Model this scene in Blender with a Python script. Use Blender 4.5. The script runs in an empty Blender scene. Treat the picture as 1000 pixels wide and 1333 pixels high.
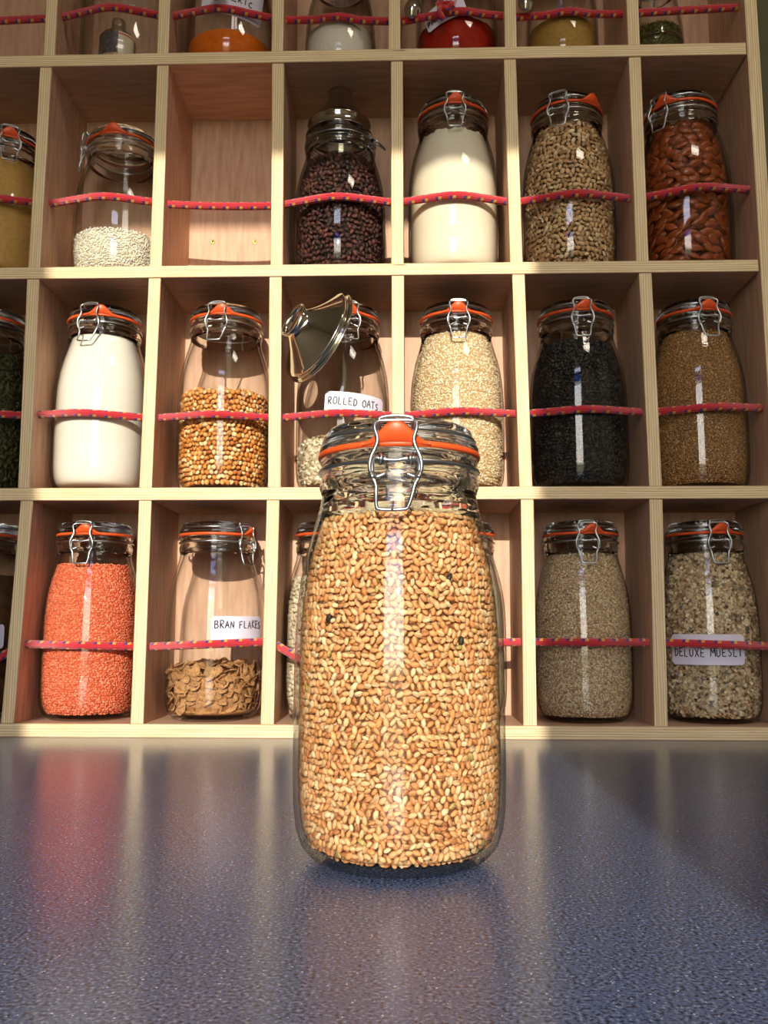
import bpy, math, random
import numpy as np
from mathutils import Vector, Matrix, Euler

random.seed(7)
RNG = np.random.default_rng(11)
PI = math.pi
SC = bpy.context.scene
COL = SC.collection

# ------------------------------------------------------------------ camera
FPX = 1150.0
CAM = (0.01833, -1.22692, 0.14891)
YAW, PITCH, ROLL = 0.03004, 0.13077, 0.00157
fwd = Vector((-math.sin(YAW) * math.cos(PITCH), math.cos(YAW) * math.cos(PITCH), math.sin(PITCH)))
rgt = Vector((math.cos(YAW), math.sin(YAW), 0))
upv = rgt.cross(fwd)
r2 = rgt * math.cos(ROLL) + upv * math.sin(ROLL)
u2 = -rgt * math.sin(ROLL) + upv * math.cos(ROLL)
cd = bpy.data.cameras.new('camera')
cam = bpy.data.objects.new('camera', cd)
COL.objects.link(cam)
m = Matrix((r2, u2, -fwd)).transposed().to_4x4()
m.translation = Vector(CAM)
cam.matrix_world = m
cd.sensor_fit = 'VERTICAL'
cd.sensor_height = 24.0
cd.lens = 24.0 * FPX / 1333.0
cd.clip_start = 0.01
SC.camera = cam

# ------------------------------------------------------------------ world, sun, added fill, exposure
SUN_ELEV = math.radians(16)
SUN_AZ = math.radians(0.0)
w = bpy.data.worlds.new('world')
SC.world = w
w.use_nodes = True
nt = w.node_tree
bg = nt.nodes['Background']
tc = nt.nodes.new('ShaderNodeTexCoord')
sp = nt.nodes.new('ShaderNodeSeparateXYZ')
rp = nt.nodes.new('ShaderNodeValToRGB')
nt.links.new(tc.outputs['Generated'], sp.inputs[0])
mr = nt.nodes.new('ShaderNodeMapRange')
mr.inputs[1].default_value = -1
mr.inputs[2].default_value = 1
nt.links.new(sp.outputs[2], mr.inputs[0])
nt.links.new(mr.outputs[0], rp.inputs[0])
e = rp.color_ramp.elements
e[0].position = 0.0; e[0].color = (0.10, 0.10, 0.07, 1)
e[1].position = 1.0; e[1].color = (0.10, 0.22, 0.62, 1)
for p_, c_ in ((0.485, (0.16, 0.17, 0.11, 1)), (0.505, (1.0, 0.90, 0.76, 1)), (0.62, (0.98, 0.92, 0.84, 1)), (0.80, (0.35, 0.52, 0.95, 1))):
    x = e.new(p_); x.color = c_
nt.links.new(rp.outputs[0], bg.inputs[0])
bg.inputs[1].default_value = 9.5

sd = bpy.data.lights.new('sun', 'SUN')
sun = bpy.data.objects.new('sun', sd)
COL.objects.link(sun)
sd.energy = 4.6
sd.color = (1.0, 0.91, 0.76)
sd.angle = math.radians(0.53)
# light travels towards +Y and down
dirv = Vector((math.sin(SUN_AZ) * math.cos(SUN_ELEV), math.cos(SUN_AZ) * math.cos(SUN_ELEV), -math.sin(SUN_ELEV)))
sun.rotation_euler = dirv.to_track_quat('-Z', 'Y').to_euler()
sun.location = (0, -4, 3)

ld = bpy.data.lights.new('ambient_fill', 'AREA')  # fill light added overhead for room ambience, not a real fixture
added_fill = bpy.data.objects.new('ambient_fill', ld)
COL.objects.link(added_fill)
ld.shape = 'RECTANGLE'; ld.size = 0.5; ld.size_y = 0.3
ld.energy = 9
ld.color = (1.0, 0.86, 0.70)
added_fill.location = (0.9, -1.3, 2.16)
for nm_, z0_, z1_ in (('window_daylight', -0.45, 1.74), ('transom_daylight', 1.84, 2.05)):   # portals: guide the sky's rays through the openings
    pl = bpy.data.lights.new(nm_, 'AREA')
    po = bpy.data.objects.new(nm_, pl)
    COL.objects.link(po)
    pl.shape = 'RECTANGLE'; pl.size = 0.71; pl.size_y = z1_ - z0_
    pl.cycles.is_portal = True
    po.location = (-0.157, -2.395, (z0_ + z1_) / 2)
    po.rotation_euler = (PI / 2, 0, PI)
    pl.energy = 1.0

SC.view_settings.view_transform = 'Standard'
SC.view_settings.look = 'None'
SC.view_settings.gamma = 1.0
SC.view_settings.use_curve_mapping = False
SC.view_settings.exposure = 0.0
SC.cycles.transparent_max_bounces = 48
SC.cycles.max_bounces = 14
SC.cycles.transmission_bounces = 14
SC.cycles.glossy_bounces = 5
SC.cycles.diffuse_bounces = 4
SC.cycles.caustics_refractive = False
SC.cycles.caustics_reflective = False


# ------------------------------------------------------------------ helpers
def lin(c):
    return tuple(((v / 255.0) / 12.92 if v / 255.0 <= 0.04045 else ((v / 255.0 + 0.055) / 1.055) ** 2.4) for v in c)


def lin4(*c):
    return lin(c) + (1.0,)


class Nodes:
    def __init__(s, name):
        s.m = bpy.data.materials.new(name)
        s.m.use_nodes = True
        s.t = s.m.node_tree
        s.b = s.t.nodes['Principled BSDF']
        s.out = s.t.nodes['Material Output']

    def n(s, typ, **kw):
        x = s.t.nodes.new('ShaderNode' + typ)
        for k, v in kw.items():
            setattr(x, k, v)
        return x

    def l(s, a, b):
        s.t.links.new(a, b)

    def set(s, **kw):
        for k, v in kw.items():
            s.b.inputs[k.replace('_', ' ')].default_value = v
        return s

    def math(s, op, a, b=None, c=None):
        x = s.n('Math', operation=op)
        for i, v in enumerate((a, b, c)):
            if v is None:
                continue
            if isinstance(v, (int, float)):
                x.inputs[i].default_value = v
            else:
                s.l(v, x.inputs[i])
        return x.outputs[0]

    def mix(s, fac, a, b, blend='MIX'):
        x = s.n('Mix', data_type='RGBA', blend_type=blend)
        for i, v in ((0, fac), (6, a), (7, b)):
            if isinstance(v, (int, float)):
                x.inputs[i].default_value = v
            elif isinstance(v, tuple):
                x.inputs[i].default_value = v
            else:
                s.l(v, x.inputs[i])
        return x.outputs[2]

    def noise(s, scale, detail=3, vec=None, rough=0.5, scl=None):
        x = s.n('TexNoise')
        x.inputs['Scale'].default_value = scale
        x.inputs['Detail'].default_value = detail
        x.inputs['Roughness'].default_value = rough
        if scl is not None or vec is None:
            t = s.n('TexCoord').outputs['Object'] if vec is None else vec
            mp = s.n('Mapping')
            if scl is not None:
                mp.inputs['Scale'].default_value = scl
            s.l(t, mp.inputs[0]); vec = mp.outputs[0]
        s.l(vec, x.inputs['Vector'])
        return x

    def ramp(s, fac, stops):
        x = s.n('ValToRGB')
        e = x.color_ramp.elements
        e[0].position, e[0].color = stops[0]
        e[1].position, e[1].color = stops[-1]
        for p, c in stops[1:-1]:
            y = e.new(p); y.color = c
        s.l(fac, x.inputs[0])
        return x.outputs[0]

    def bump(s, h, strength=0.3, dist=0.001):
        x = s.n('Bump')
        x.inputs['Strength'].default_value = strength
        x.inputs['Distance'].default_value = dist
        s.l(h, x.inputs['Height'])
        s.l(x.outputs[0], s.b.inputs['Normal'])


# ------------------------------------------------------------------ materials
def m_ply_face(level=False):
    k = Nodes('okoume_plywood_face')
    g = k.noise(14, 4, scl=(1.2, 9, 9) if level else (9, 9, 1.2))
    f = k.noise(5, 2)
    sp_ = k.noise(900, 2)
    c = k.ramp(g.outputs[0], [(0.3, lin4(191, 150, 122)), (0.7, lin4(223, 185, 156))])
    c = k.mix(k.math('MULTIPLY', f.outputs[0], 0.35), c, lin4(198, 152, 122))
    k.l(c, k.b.inputs['Base Color'])
    k.set(Roughness=0.62)
    k.bump(g.outputs[0], 0.15, 0.0005)
    return k.m


def m_ply_edge(axis):
    """laminated edge: veneer stripes across the board's thickness (object-space, board centred on 0)"""
    k = Nodes('birch_ply_edge_' + ('upright' if axis == 0 else 'level'))
    tcn = k.n('TexCoord').outputs['Object']
    sx = k.n('SeparateXYZ'); k.l(tcn, sx.inputs[0])
    th = sx.outputs[axis]
    wob = k.noise(6, 2, vec=tcn)
    th = k.math('ADD', th, k.math('MULTIPLY', k.math('SUBTRACT', wob.outputs[0], 0.5), 0.0012))
    s = k.math('MULTIPLY', th, 1 / 0.0034)
    fr = k.math('FRACT', k.math('ADD', s, 20.3))
    lines = k.ramp(fr, [(0.0, (0.0, 0, 0, 1)), (0.16, (1, 1, 1, 1)), (0.48, (1, 1, 1, 1)), (0.60, (0.55,) * 3 + (1,)), (0.84, (0.62,) * 3 + (1,)), (1.0, (0.0, 0, 0, 1))])
    sc = (1.3, 1, 0.03) if axis == 0 else (0.03, 1, 1.3)
    fl = k.noise(420, 3, vec=tcn, scl=sc)
    base = k.ramp(fl.outputs[0], [(0.3, lin4(222, 198, 150)), (0.7, lin4(250, 232, 192))])
    fade = k.noise(3.0, 2, vec=tcn, scl=(60, 1, 2) if axis == 0 else (2, 1, 60))
    lines = k.math('MAXIMUM', lines, k.math('MULTIPLY', fade.outputs[0], 1.05))
    gl = k.mix(lines, lin4(170, 134, 88), base)
    sc2 = (1, 1, 0.055) if axis == 0 else (0.055, 1, 1)
    voids = k.noise(230, 2, vec=tcn, scl=sc2)
    vm = k.ramp(voids.outputs[0], [(0.70, (0, 0, 0, 1)), (0.74, (1, 1, 1, 1))])
    vm = k.math('MULTIPLY', vm, k.math('LESS_THAN', k.math('ABSOLUTE', k.math('SUBTRACT', fr, 0.0)), 0.45))
    c = k.mix(vm, gl, lin4(74, 48, 26))
    k.l(c, k.b.inputs['Base Color'])
    k.set(Roughness=0.6)
    k.bump(lines, 0.25, 0.0004)
    return k.m


def m_counter():
    k = Nodes('blue_speckled_laminate')
    tcn = k.n('TexCoord').outputs['Object']
    n1 = k.noise(520, 2, vec=tcn)
    n2 = k.noise(800, 1, vec=tcn)
    n3 = k.noise(3, 2, vec=tcn)
    n4 = k.noise(220, 3, vec=tcn)
    c = k.ramp(n1.outputs[0], [(0.36, lin4(24, 32, 56)), (0.44, lin4(72, 86, 118)), (0.58, lin4(88, 103, 134)), (0.70, lin4(134, 146, 166))])
    v = k.n('TexVoronoi'); v.inputs['Scale'].default_value = 240
    k.l(tcn, v.inputs['Vector'])
    lt = k.math('LESS_THAN', v.outputs['Distance'], 0.13)
    rnd = k.n('SeparateColor'); k.l(v.outputs['Color'], rnd.inputs[0])
    lt = k.math('MULTIPLY', lt, k.math('GREATER_THAN', rnd.outputs[0], 0.72))
    c = k.mix(lt, c, lin4(190, 198, 214))
    # faint green glow painted into the colour near the counter's right
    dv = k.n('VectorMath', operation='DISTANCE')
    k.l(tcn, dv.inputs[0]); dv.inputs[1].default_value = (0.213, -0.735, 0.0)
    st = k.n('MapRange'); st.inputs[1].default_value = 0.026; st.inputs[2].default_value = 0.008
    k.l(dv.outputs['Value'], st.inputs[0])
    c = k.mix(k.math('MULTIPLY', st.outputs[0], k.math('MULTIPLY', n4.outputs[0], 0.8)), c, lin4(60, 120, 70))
    k.l(c, k.b.inputs['Base Color'])
    rg = k.n('MapRange'); rg.inputs[3].default_value = 0.18; rg.inputs[4].default_value = 0.28
    k.l(n3.outputs[0], rg.inputs[0]); k.l(rg.outputs[0], k.b.inputs['Roughness'])
    k.set(IOR=1.6)
    bn = k.noise(330, 2, vec=tcn)
    k.bump(bn.outputs[0], 0.16, 0.0005)
    return k.m


def m_thin_glass(name='jar_glass', tint=(0.995, 0.995, 0.99), edge=(0.42, 0.41, 0.36), power=3.5):
    """thin clear wall: straight-through transmission plus Fresnel reflection"""
    k = Nodes(name)
    k.t.nodes.remove(k.b)
    geo = k.n('NewGeometry')
    dp = k.n('VectorMath', operation='DOT_PRODUCT')
    k.l(geo.outputs['Normal'], dp.inputs[0]); k.l(geo.outputs['Incoming'], dp.inputs[1])
    inv = k.math('SUBTRACT', 1.0, k.math('ABSOLUTE', dp.outputs['Value']))
    fr = k.math('MULTIPLY_ADD', k.math('POWER', inv, 5.0), 0.75, 0.032)
    col = k.mix(k.math('POWER', inv, power), tint + (1,), edge + (1,))
    tr = k.n('BsdfTransparent'); k.l(col, tr.inputs[0])
    gl = k.n('BsdfGlossy'); gl.inputs['Roughness'].default_value = 0.02
    wv = k.noise(9, 1)
    bp = k.n('Bump'); bp.inputs['Strength'].default_value = 0.12; bp.inputs['Distance'].default_value = 0.01
    k.l(wv.outputs[0], bp.inputs['Height']); k.l(bp.outputs[0], gl.inputs['Normal'])
    mx = k.n('MixShader')
    k.l(fr, mx.inputs[0]); k.l(tr.outputs[0], mx.inputs[1]); k.l(gl.outputs[0], mx.inputs[2])
    k.l(mx.outputs[0], k.out.inputs[0])
    return k.m


def m_real_glass():
    """thick pressed glass of lids and necks: half refracting, so light still reaches what is behind"""
    k = Nodes('thick_pressed_glass')
    k.set(Base_Color=(0.93, 0.95, 0.92, 1), Roughness=0.0, IOR=1.45, Transmission_Weight=1.0)
    wv = k.noise(28, 2, scl=(1, 1, 3.5))
    k.bump(wv.outputs[0], 0.25, 0.004)
    return k.m


def simple(name, col, rough=0.5, metal=0.0, noise=None, bump=None, **kw):
    k = Nodes(name)
    k.set(Base_Color=col, Roughness=rough, Metallic=metal, **kw)
    if noise:
        sc, c2, lo, hi = noise
        n = k.noise(sc, 4)
        k.l(k.ramp(n.outputs[0], [(lo, col), (hi, c2)]), k.b.inputs['Base Color'])
        if bump:
            k.bump(n.outputs[0], bump[0], bump[1])
    return k.m


def m_attr(name, rough=0.55, var=0.25, spec=0.3, nscale=700):
    k = Nodes(name)
    a = k.n('Attribute'); a.attribute_name = 'col'
    n = k.noise(nscale, 2)
    c = k.mix(var, a.outputs['Color'], k.ramp(n.outputs[0], [(0.3, (0.3, 0.3, 0.3, 1)), (0.65, (1, 1, 1, 1))]), 'MULTIPLY')
    k.l(c, k.b.inputs['Base Color'])
    k.set(Roughness=rough, Specular_IOR_Level=spec)
    return k.m


def m_rope():
    k = Nodes('red_braided_rope')
    uv = k.n('UVMap'); s = k.n('SeparateXYZ'); k.l(uv.outputs[0], s.inputs[0])
    u, v = s.outputs[0], s.outputs[1]
    rows = 3.0
    vr = k.math('MULTIPLY', v, rows)
    row = k.math('FLOOR', vr)
    fv = k.math('FRACT', vr)
    d = k.math('ADD', k.math('MULTIPLY', u, 1 / 0.0205), k.math('MULTIPLY', row, 0.5))
    fu = k.math('FRACT', k.math('ADD', d, k.math('MULTIPLY', fv, 0.10)))
    band = k.math('LESS_THAN', k.math('ABSOLUTE', k.math('SUBTRACT', fv, 0.5)), 0.25)
    blue = k.math('MULTIPLY', k.math('MULTIPLY', k.math('GREATER_THAN', fu, 0.12), k.math('LESS_THAN', fu, 0.30)), band)
    yel = k.math('MULTIPLY', k.math('MULTIPLY', k.math('GREATER_THAN', fu, 0.34), k.math('LESS_THAN', fu, 0.55)), band)
    wa = k.math('SINE', k.math('ADD', k.math('MULTIPLY', u, 3800), k.math('MULTIPLY', v, 37.7)))
    wb = k.math('SINE', k.math('SUBTRACT', k.math('MULTIPLY', u, 3800), k.math('MULTIPLY', v, 37.7)))
    h = k.math('MULTIPLY', wa, wb)
    red = k.ramp(k.math('MULTIPLY_ADD', h, 0.5, 0.5), [(0.1, lin4(190, 14, 34)), (0.8, lin4(232, 34, 56))])
    c = k.mix(yel, red, lin4(242, 176, 60))
    c = k.mix(blue, c, lin4(52, 40, 140))
    k.l(c, k.b.inputs['Base Color'])
    k.set(Roughness=0.7, Sheen_Weight=0.3)
    k.bump(h, 0.8, 0.0006)
    return k.m


M = {}
M['ply'] = m_ply_face()
M['ply_level'] = m_ply_face(True)
M['edge_x'] = m_ply_edge(0)
M['edge_z'] = m_ply_edge(2)
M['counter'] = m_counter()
M['glass'] = m_thin_glass()
M['thick'] = m_real_glass()
M['seal'] = simple('orange_rubber', lin4(236, 88, 36), 0.4, Subsurface_Weight=0.1)
M['wire'] = simple('zinc_wire', lin4(198, 204, 206), 0.28, 1.0)
M['steel'] = simple('polished_steel', lin4(205, 200, 190), 0.10, 1.0)
M['rope'] = m_rope()
k = Nodes('raisin_skin')
a_ = k.n('Attribute'); a_.attribute_name = 'col'
k.l(a_.outputs['Color'], k.b.inputs['Base Color']); k.set(Roughness=0.38)
k.bump(k.noise(520, 3).outputs[0], 1.0, 0.0022)
M['raisin'] = k.m
M['paper'] = simple('white_label_paper', lin4(222, 218, 236), 0.6)
M['ink'] = simple('black_ink', lin4(22, 20, 26), 0.5)
M['grain'] = m_attr('grain_coloured', 0.5, 0.12, 0.35, 900)
M['shiny'] = m_attr('glossy_seed', 0.28, 0.12, 0.5, 600)
M['flour'] = simple('white_flour', lin4(236, 230, 214), 0.9, noise=(40, lin4(245, 240, 226), 0.3, 0.7), bump=(0.2, 0.002))
M['wall'] = simple('painted_wall', lin4(214, 204, 184), 0.8, noise=(3, lin4(222, 212, 194), 0.3, 0.7))
M['dark_wall'] = simple('dark_green_wall', lin4(96, 94, 66), 0.8, noise=(6, lin4(82, 82, 58), 0.3, 0.7))
M['floor'] = simple('wooden_floor', lin4(150, 116, 82), 0.5, noise=(5, lin4(128, 96, 66), 0.3, 0.7))
M['cabinet'] = simple('cabinet_white', lin4(210, 206, 196), 0.5)
M['brass'] = simple('brass_screw', lin4(190, 160, 90), 0.3, 1.0)
k = Nodes('blue_blind_fabric')
k.t.nodes.remove(k.b)
a_ = k.n('BsdfDiffuse'); a_.inputs[0].default_value = lin4(90, 130, 220)
b_ = k.n('BsdfTranslucent'); b_.inputs[0].default_value = lin4(110, 150, 240)
mx_ = k.n('MixShader'); mx_.inputs[0].default_value = 0.6
k.l(a_.outputs[0], mx_.inputs[1]); k.l(b_.outputs[0], mx_.inputs[2]); k.l(mx_.outputs[0], k.out.inputs[0])
M['blind'] = k.m
M['black'] = simple('black_recess', lin4(30, 26, 20), 0.7)


def mesh_obj(name, verts, faces, mats, parent=None, smooth=False, midx=None, uvs=None):
    me = bpy.data.meshes.new(name)
    me.from_pydata([tuple(v) for v in verts], [], faces)
    if not isinstance(mats, (list, tuple)):
        mats = [mats]
    for mt in mats:
        me.materials.append(mt)
    if midx is not None:
        me.polygons.foreach_set('material_index', midx)
    if smooth:
        me.polygons.foreach_set('use_smooth', [True] * len(me.polygons))
    if uvs is not None:
        ul = me.uv_layers.new(name='UVMap')
        ul.data.foreach_set('uv', np.asarray(uvs, dtype=np.float32).ravel())
    me.update()
    o = bpy.data.objects.new(name, me)
    COL.objects.link(o)
    if parent:
        o.parent = parent
    return o


def thing(name, label, cat, loc=(0, 0, 0), rz=0.0, group=None, kind=None):
    o = bpy.data.objects.new(name, None)
    o.empty_display_size = 0.02
    COL.objects.link(o)
    o.location = loc
    o.rotation_euler = (0, 0, rz)
    return tag(o, label, cat, group, kind)


def tag(o, label=None, cat=None, group=None, kind=None):
    if label: o['label'] = label
    if cat: o['category'] = cat
    if group: o['group'] = group
    if kind: o['kind'] = kind
    return o


def box_data(x0, x1, y0, y1, z0, z1):
    v = [(x0, y0, z0), (x1, y0, z0), (x1, y1, z0), (x0, y1, z0), (x0, y0, z1), (x1, y0, z1), (x1, y1, z1), (x0, y1, z1)]
    f = [(0, 3, 2, 1), (4, 5, 6, 7), (0, 1, 5, 4), (1, 2, 6, 5), (2, 3, 7, 6), (3, 0, 4, 7)]
    return v, f


def boxes(name, lst, mat, parent=None):
    V, Fc = [], []
    for b in lst:
        v, f = box_data(*b)
        n = len(V); V += v; Fc += [tuple(i + n for i in q) for q in f]
    return mesh_obj(name, V, Fc, mat, parent)


def lathe_data(prof, n=64, close=False, warp=None):
    """prof: list of (r,z); r==0 collapses to a pole"""
    V, Fc, rings = [], [], []
    for (r, z) in prof:
        if r <= 1e-9:
            rings.append([len(V)] * n); V.append((0, 0, z))
        else:
            ids = []
            for i in range(n):
                a = 2 * PI * i / n
                rr, zz = (r, z) if warp is None else warp(r, z, a)
                ids.append(len(V)); V.append((rr * math.cos(a), rr * math.sin(a), zz))
            rings.append(ids)
    pairs = list(zip(rings[:-1], rings[1:]))
    if close:
        pairs.append((rings[-1], rings[0]))
    for A, B in pairs:
        for i in range(n):
            j = (i + 1) % n
            q = []
            for k in (A[i], A[j], B[j], B[i]):
                if k not in q: q.append(k)
            if len(q) >= 3: Fc.append(tuple(q))
    return V, Fc


def smooth_path(P, sub=6, closed=False):
    P = [Vector(p) for p in P]
    out = []
    n = len(P)
    rng = range(n if closed else n - 1)
    for i in rng:
        p0 = P[(i - 1) % n] if closed or i > 0 else P[0]
        p1 = P[i]; p2 = P[(i + 1) % n]
        p3 = P[(i + 2) % n] if closed or i + 2 < n else P[-1]
        for s in range(sub):
            t = s / sub
            out.append(0.5 * ((2 * p1) + (-p0 + p2) * t + (2 * p0 - 5 * p1 + 4 * p2 - p3) * t * t + (-p0 + 3 * p1 - 3 * p2 + p3) * t ** 3))
    if not closed: out.append(P[-1])
    return out


def tube_data(path, r, n=8, closed=False, caps=True, uv=False, rfun=None):
    path = [Vector(p) for p in path]
    L = len(path)
    V, Fc, UV = [], [], []
    up = Vector((0.013, 0.02, 1.0)).normalized()
    prev = None
    d = 0; D = []
    for i in range(L):
        if i: d += (path[i] - path[i - 1]).length
        D.append(d)
        a = path[(i - 1) % L] if closed or i > 0 else path[i]
        b = path[(i + 1) % L] if closed or i < L - 1 else path[i]
        t = (b - a).normalized()
        if prev is None:
            x = t.cross(up)
            if x.length < 1e-3: x = t.cross(Vector((1, 0, 0)))
            x.normalize()
        else:
            x = (prev - t * prev.dot(t)).normalized()
        prev = x
        y = t.cross(x)
        rr = r if rfun is None else r * rfun(i / (L - 1))
        for k in range(n):
            an = 2 * PI * k / n
            V.append(path[i] + x * (rr * math.cos(an)) + y * (rr * math.sin(an)))
    for i in range(L if closed else L - 1):
        j = (i + 1) % L
        for k in range(n):
            k2 = (k + 1) % n
            Fc.append((i * n + k, i * n + k2, j * n + k2, j * n + k))
            if uv:
                dj = D[j] if j else D[-1]
                UV += [(D[i], k / n), (D[i], (k + 1) / n), (dj, (k + 1) / n), (dj, k / n)]
    if not closed and caps:
        Fc.append(tuple(range(n - 1, -1, -1))); Fc.append(tuple((L - 1) * n + k for k in range(n)))
        if uv: UV += [(0.01, 0.02)] * (2 * n)
    return V, Fc, UV


def merge(parts):
    V, Fc = [], []
    for v, f in parts:
        n = len(V); V += list(v); Fc += [tuple(i + n for i in q) for q in f]
    return V, Fc


# ------------------------------------------------------------------ setting
def struct(name, lst, mat):
    o = boxes(name, lst, mat)
    o['kind'] = 'structure'
    return o


struct('wall_back', [(-2.2, 2.2, 0.165, 0.25, -0.9, 2.2)], M['dark_wall'])
struct('wall_left', [(-2.28, -2.2, -2.4, 0.25, -0.9, 2.2)], M['wall'])
struct('wall_right', [(2.2, 2.28, -2.4, 0.25, -0.9, 2.2)], M['wall'])
struct('floor', [(-2.28, 2.28, -2.5, 0.25, -0.96, -0.9)], M['floor'])
struct('ceiling', [(-2.28, 2.28, -2.5, 0.25, 2.2, 2.28)], M['wall'])
OX0, OX1 = -0.512, 0.198
struct('wall_front', [(-2.28, OX0, -2.5, -2.4, -0.9, 2.2), (OX1, 2.28, -2.5, -2.4, -0.9, 2.2),
                      (OX0, OX1, -2.5, -2.4, -0.9, -0.45), (OX0, OX1, -2.5, -2.4, 1.74, 1.84), (OX0, OX1, -2.5, -2.4, 2.05, 2.2)], M['wall'])

bl = boxes('roller_blind', [(OX0 - 0.03, OX1 + 0.03, -2.515, -2.511, 1.569, 1.80)], M['blind'])
tag(bl, 'blue fabric roller blind at the top of the window behind the camera', 'blind')

pg = thing('sun_blocker', 'plain timber beam on two posts outside, added unseen to block sun through the transom', 'blocker', (-0.15, -5.4, -1.0))  # added out of view to keep transom sun off the top row
boxes('blocker_beam', [(-2.5, 2.5, -0.06, 0.06, 3.64, 3.98)], M['cabinet'], pg)
for sx_ in (-1, 1):
    boxes('blocker_post', [(sx_ * 2.3 - 0.06, sx_ * 2.3 + 0.06, -0.06, 0.06, 0.0, 3.64)], M['cabinet'], pg)

# ------------------------------------------------------------------ counter
ct = thing('kitchen_counter', 'blue speckled laminate counter below the plywood shelves', 'counter', (0, -0.35, -0.9))
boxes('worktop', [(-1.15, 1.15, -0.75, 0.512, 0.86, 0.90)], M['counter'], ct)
# the speckle material is laid out in room coordinates: shift its object origin
wt = ct.children[0] if ct.children else None
boxes('cabinet_body', [(-1.1, 1.1, -0.70, 0.51, 0.0, 0.86)], M['cabinet'], ct)

# ------------------------------------------------------------------ shelf unit
DEP = 0.151
T = 0.018
unit = thing('shelf_unit', 'open plywood pigeonhole shelf unit with striped laminated edges on the blue counter', 'shelf', (0, 0, 0))


def board(name, c, size, axis, lean=0.0):
    """board centred on c; front and back get the laminated edge"""
    x, y, z = size[0] / 2, size[1] / 2, size[2] / 2
    b = 0.0006
    v, f = box_data(-x, x, -y, y, -z, z)
    v = [list(p) for p in v]
    for p in v:
        if axis == 0: p[0] += lean * (p[2] / z) / 2
    o = mesh_obj(name, v, f, [M['ply'] if axis == 0 else M['ply_level'], M['edge_x'] if axis == 0 else M['edge_z']], unit, midx=[0, 0, 1, 0, 1, 0] if axis == 2 else [0, 0, 1, 0, 1, 0])
    o.location = c
    bv = o.modifiers.new('bevel', 'BEVEL'); bv.width = b; bv.segments = 1
    return o


XL, XR = -0.722, 0.537
ZS = [(0.0, 0.0182), (0.328, 0.346), (0.6574, 0.6752), (0.9944, 1.0135), (1.330, 1.348)]
for i, (a, b) in enumerate(ZS):
    board('shelf', ((XL + 0.519) / 2, DEP / 2, (a + b) / 2), (0.519 - XL, DEP, b - a), 2)
rows = [
    [(-0.5273, -0.5375), (-0.3574, -0.3574), (-0.1753, -0.1777), (0.001, 0.001), (0.182, 0.180), (0.3607, 0.356)],
    [(-0.536, -0.5323), (-0.3555, -0.3576), (-0.1776, -0.1738), (0.001, 0.001), (0.1757, 0.1805), (0.358, 0.361)],
    [(-0.5347, -0.5355), (-0.3551, -0.3547), (-0.1797, -0.1762), (-0.0003, 0.0005), (0.1692, 0.1733), (0.3548, 0.3546)],
    [(-0.5325, -0.5302), (-0.3561, -0.3561), (-0.1813, -0.1813), (-0.0039, -0.0039), (0.171, 0.171), (0.3545, 0.3545)],
]
DIVX = {}
for r, lst in enumerate(rows):
    z0, z1 = ZS[r][1], ZS[r + 1][0]
    for k, (xt, xb) in enumerate(lst):
        board('divider', ((xt + xb) / 2, DEP / 2 + 0.001, (z0 + z1) / 2), (T, DEP - 0.002, z1 - z0), 0, xt - xb)
board('side_panel', (0.5305, DEP / 2, 0.674), (T, DEP, 1.348), 0, -0.004)
board('side_panel', (XL - T / 2, DEP / 2, 0.674), (T, DEP, 1.348), 0, 0)
bp = boxes('back_panel', [(XL - T, 0.5395, DEP, DEP + 0.009, 0, 1.348)], M['ply'], unit)
for (x, z) in ((-0.307, 0.780), (-0.237, 0.779)):
    v, f = lathe_data([(0, 0.0), (0.0012, 0.0), (0.0016, 0.0006), (0.0036, 0.0009), (0.0040, 0.0004), (0.0040, -0.0005)], 20)
    s = mesh_obj('screw', v, f, M['brass'], bp, True)
    s.location = (x, DEP - 0.0003, z); s.rotation_euler = (PI / 2, 0, 0)

# ------------------------------------------------------------------ jar
OUT = [(0.045, 0.0022), (0.050, 0.0), (0.0545, 0.0008), (0.0600, 0.0042), (0.0650, 0.0105), (0.0682, 0.0200), (0.0699, 0.034), (0.0705, 0.055), (0.0706, 0.09),
       (0.0705, 0.125), (0.0701, 0.145), (0.0690, 0.163), (0.0668, 0.181), (0.0632, 0.199), (0.0590, 0.214), (0.0560, 0.224), (0.0540, 0.232), (0.0533, 0.2385),
       (0.0541, 0.2415), (0.0549, 0.2435), (0.0549, 0.2475), (0.0541, 0.2495), (0.0533, 0.2515), (0.0533, 0.2585), (0.0545, 0.260), (0.0547, 0.2625), (0.0535, 0.2640)]
INN = [(0.0475, 0.2640), (0.0470, 0.262), (0.0470, 0.246), (0.0480, 0.238), (0.0500, 0.230), (0.0545, 0.216), (0.0592, 0.200), (0.0633, 0.181), (0.0656, 0.163),
       (0.0667, 0.145), (0.0671, 0.125), (0.0672, 0.09), (0.0671, 0.055), (0.0664, 0.036), (0.0646, 0.0225), (0.0612, 0.0135), (0.0560, 0.0085), (0.045, 0.0070), (0, 0.0085)]
INZ = np.array([p[1] for p in INN][::-1][1:]); INR = np.array([p[0] for p in INN][::-1][1:])


def stretch(prof, R, hz):
    """R radial scale; hz: height change taken out of the straight part of the body"""
    o = []
    for r, z in prof:
        zz = z if z < 0.05 else (z + hz if z > 0.14 else z + hz * (z - 0.05) / 0.09)
        o.append((r * R, zz))
    return o


def inner_r(z, R=1.0, hz=0.0):
    pr = stretch(list(zip(INR, INZ)), R, hz)
    zs = [p[1] for p in pr]; rs = [p[0] for p in pr]
    return np.interp(z, zs, rs)


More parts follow.
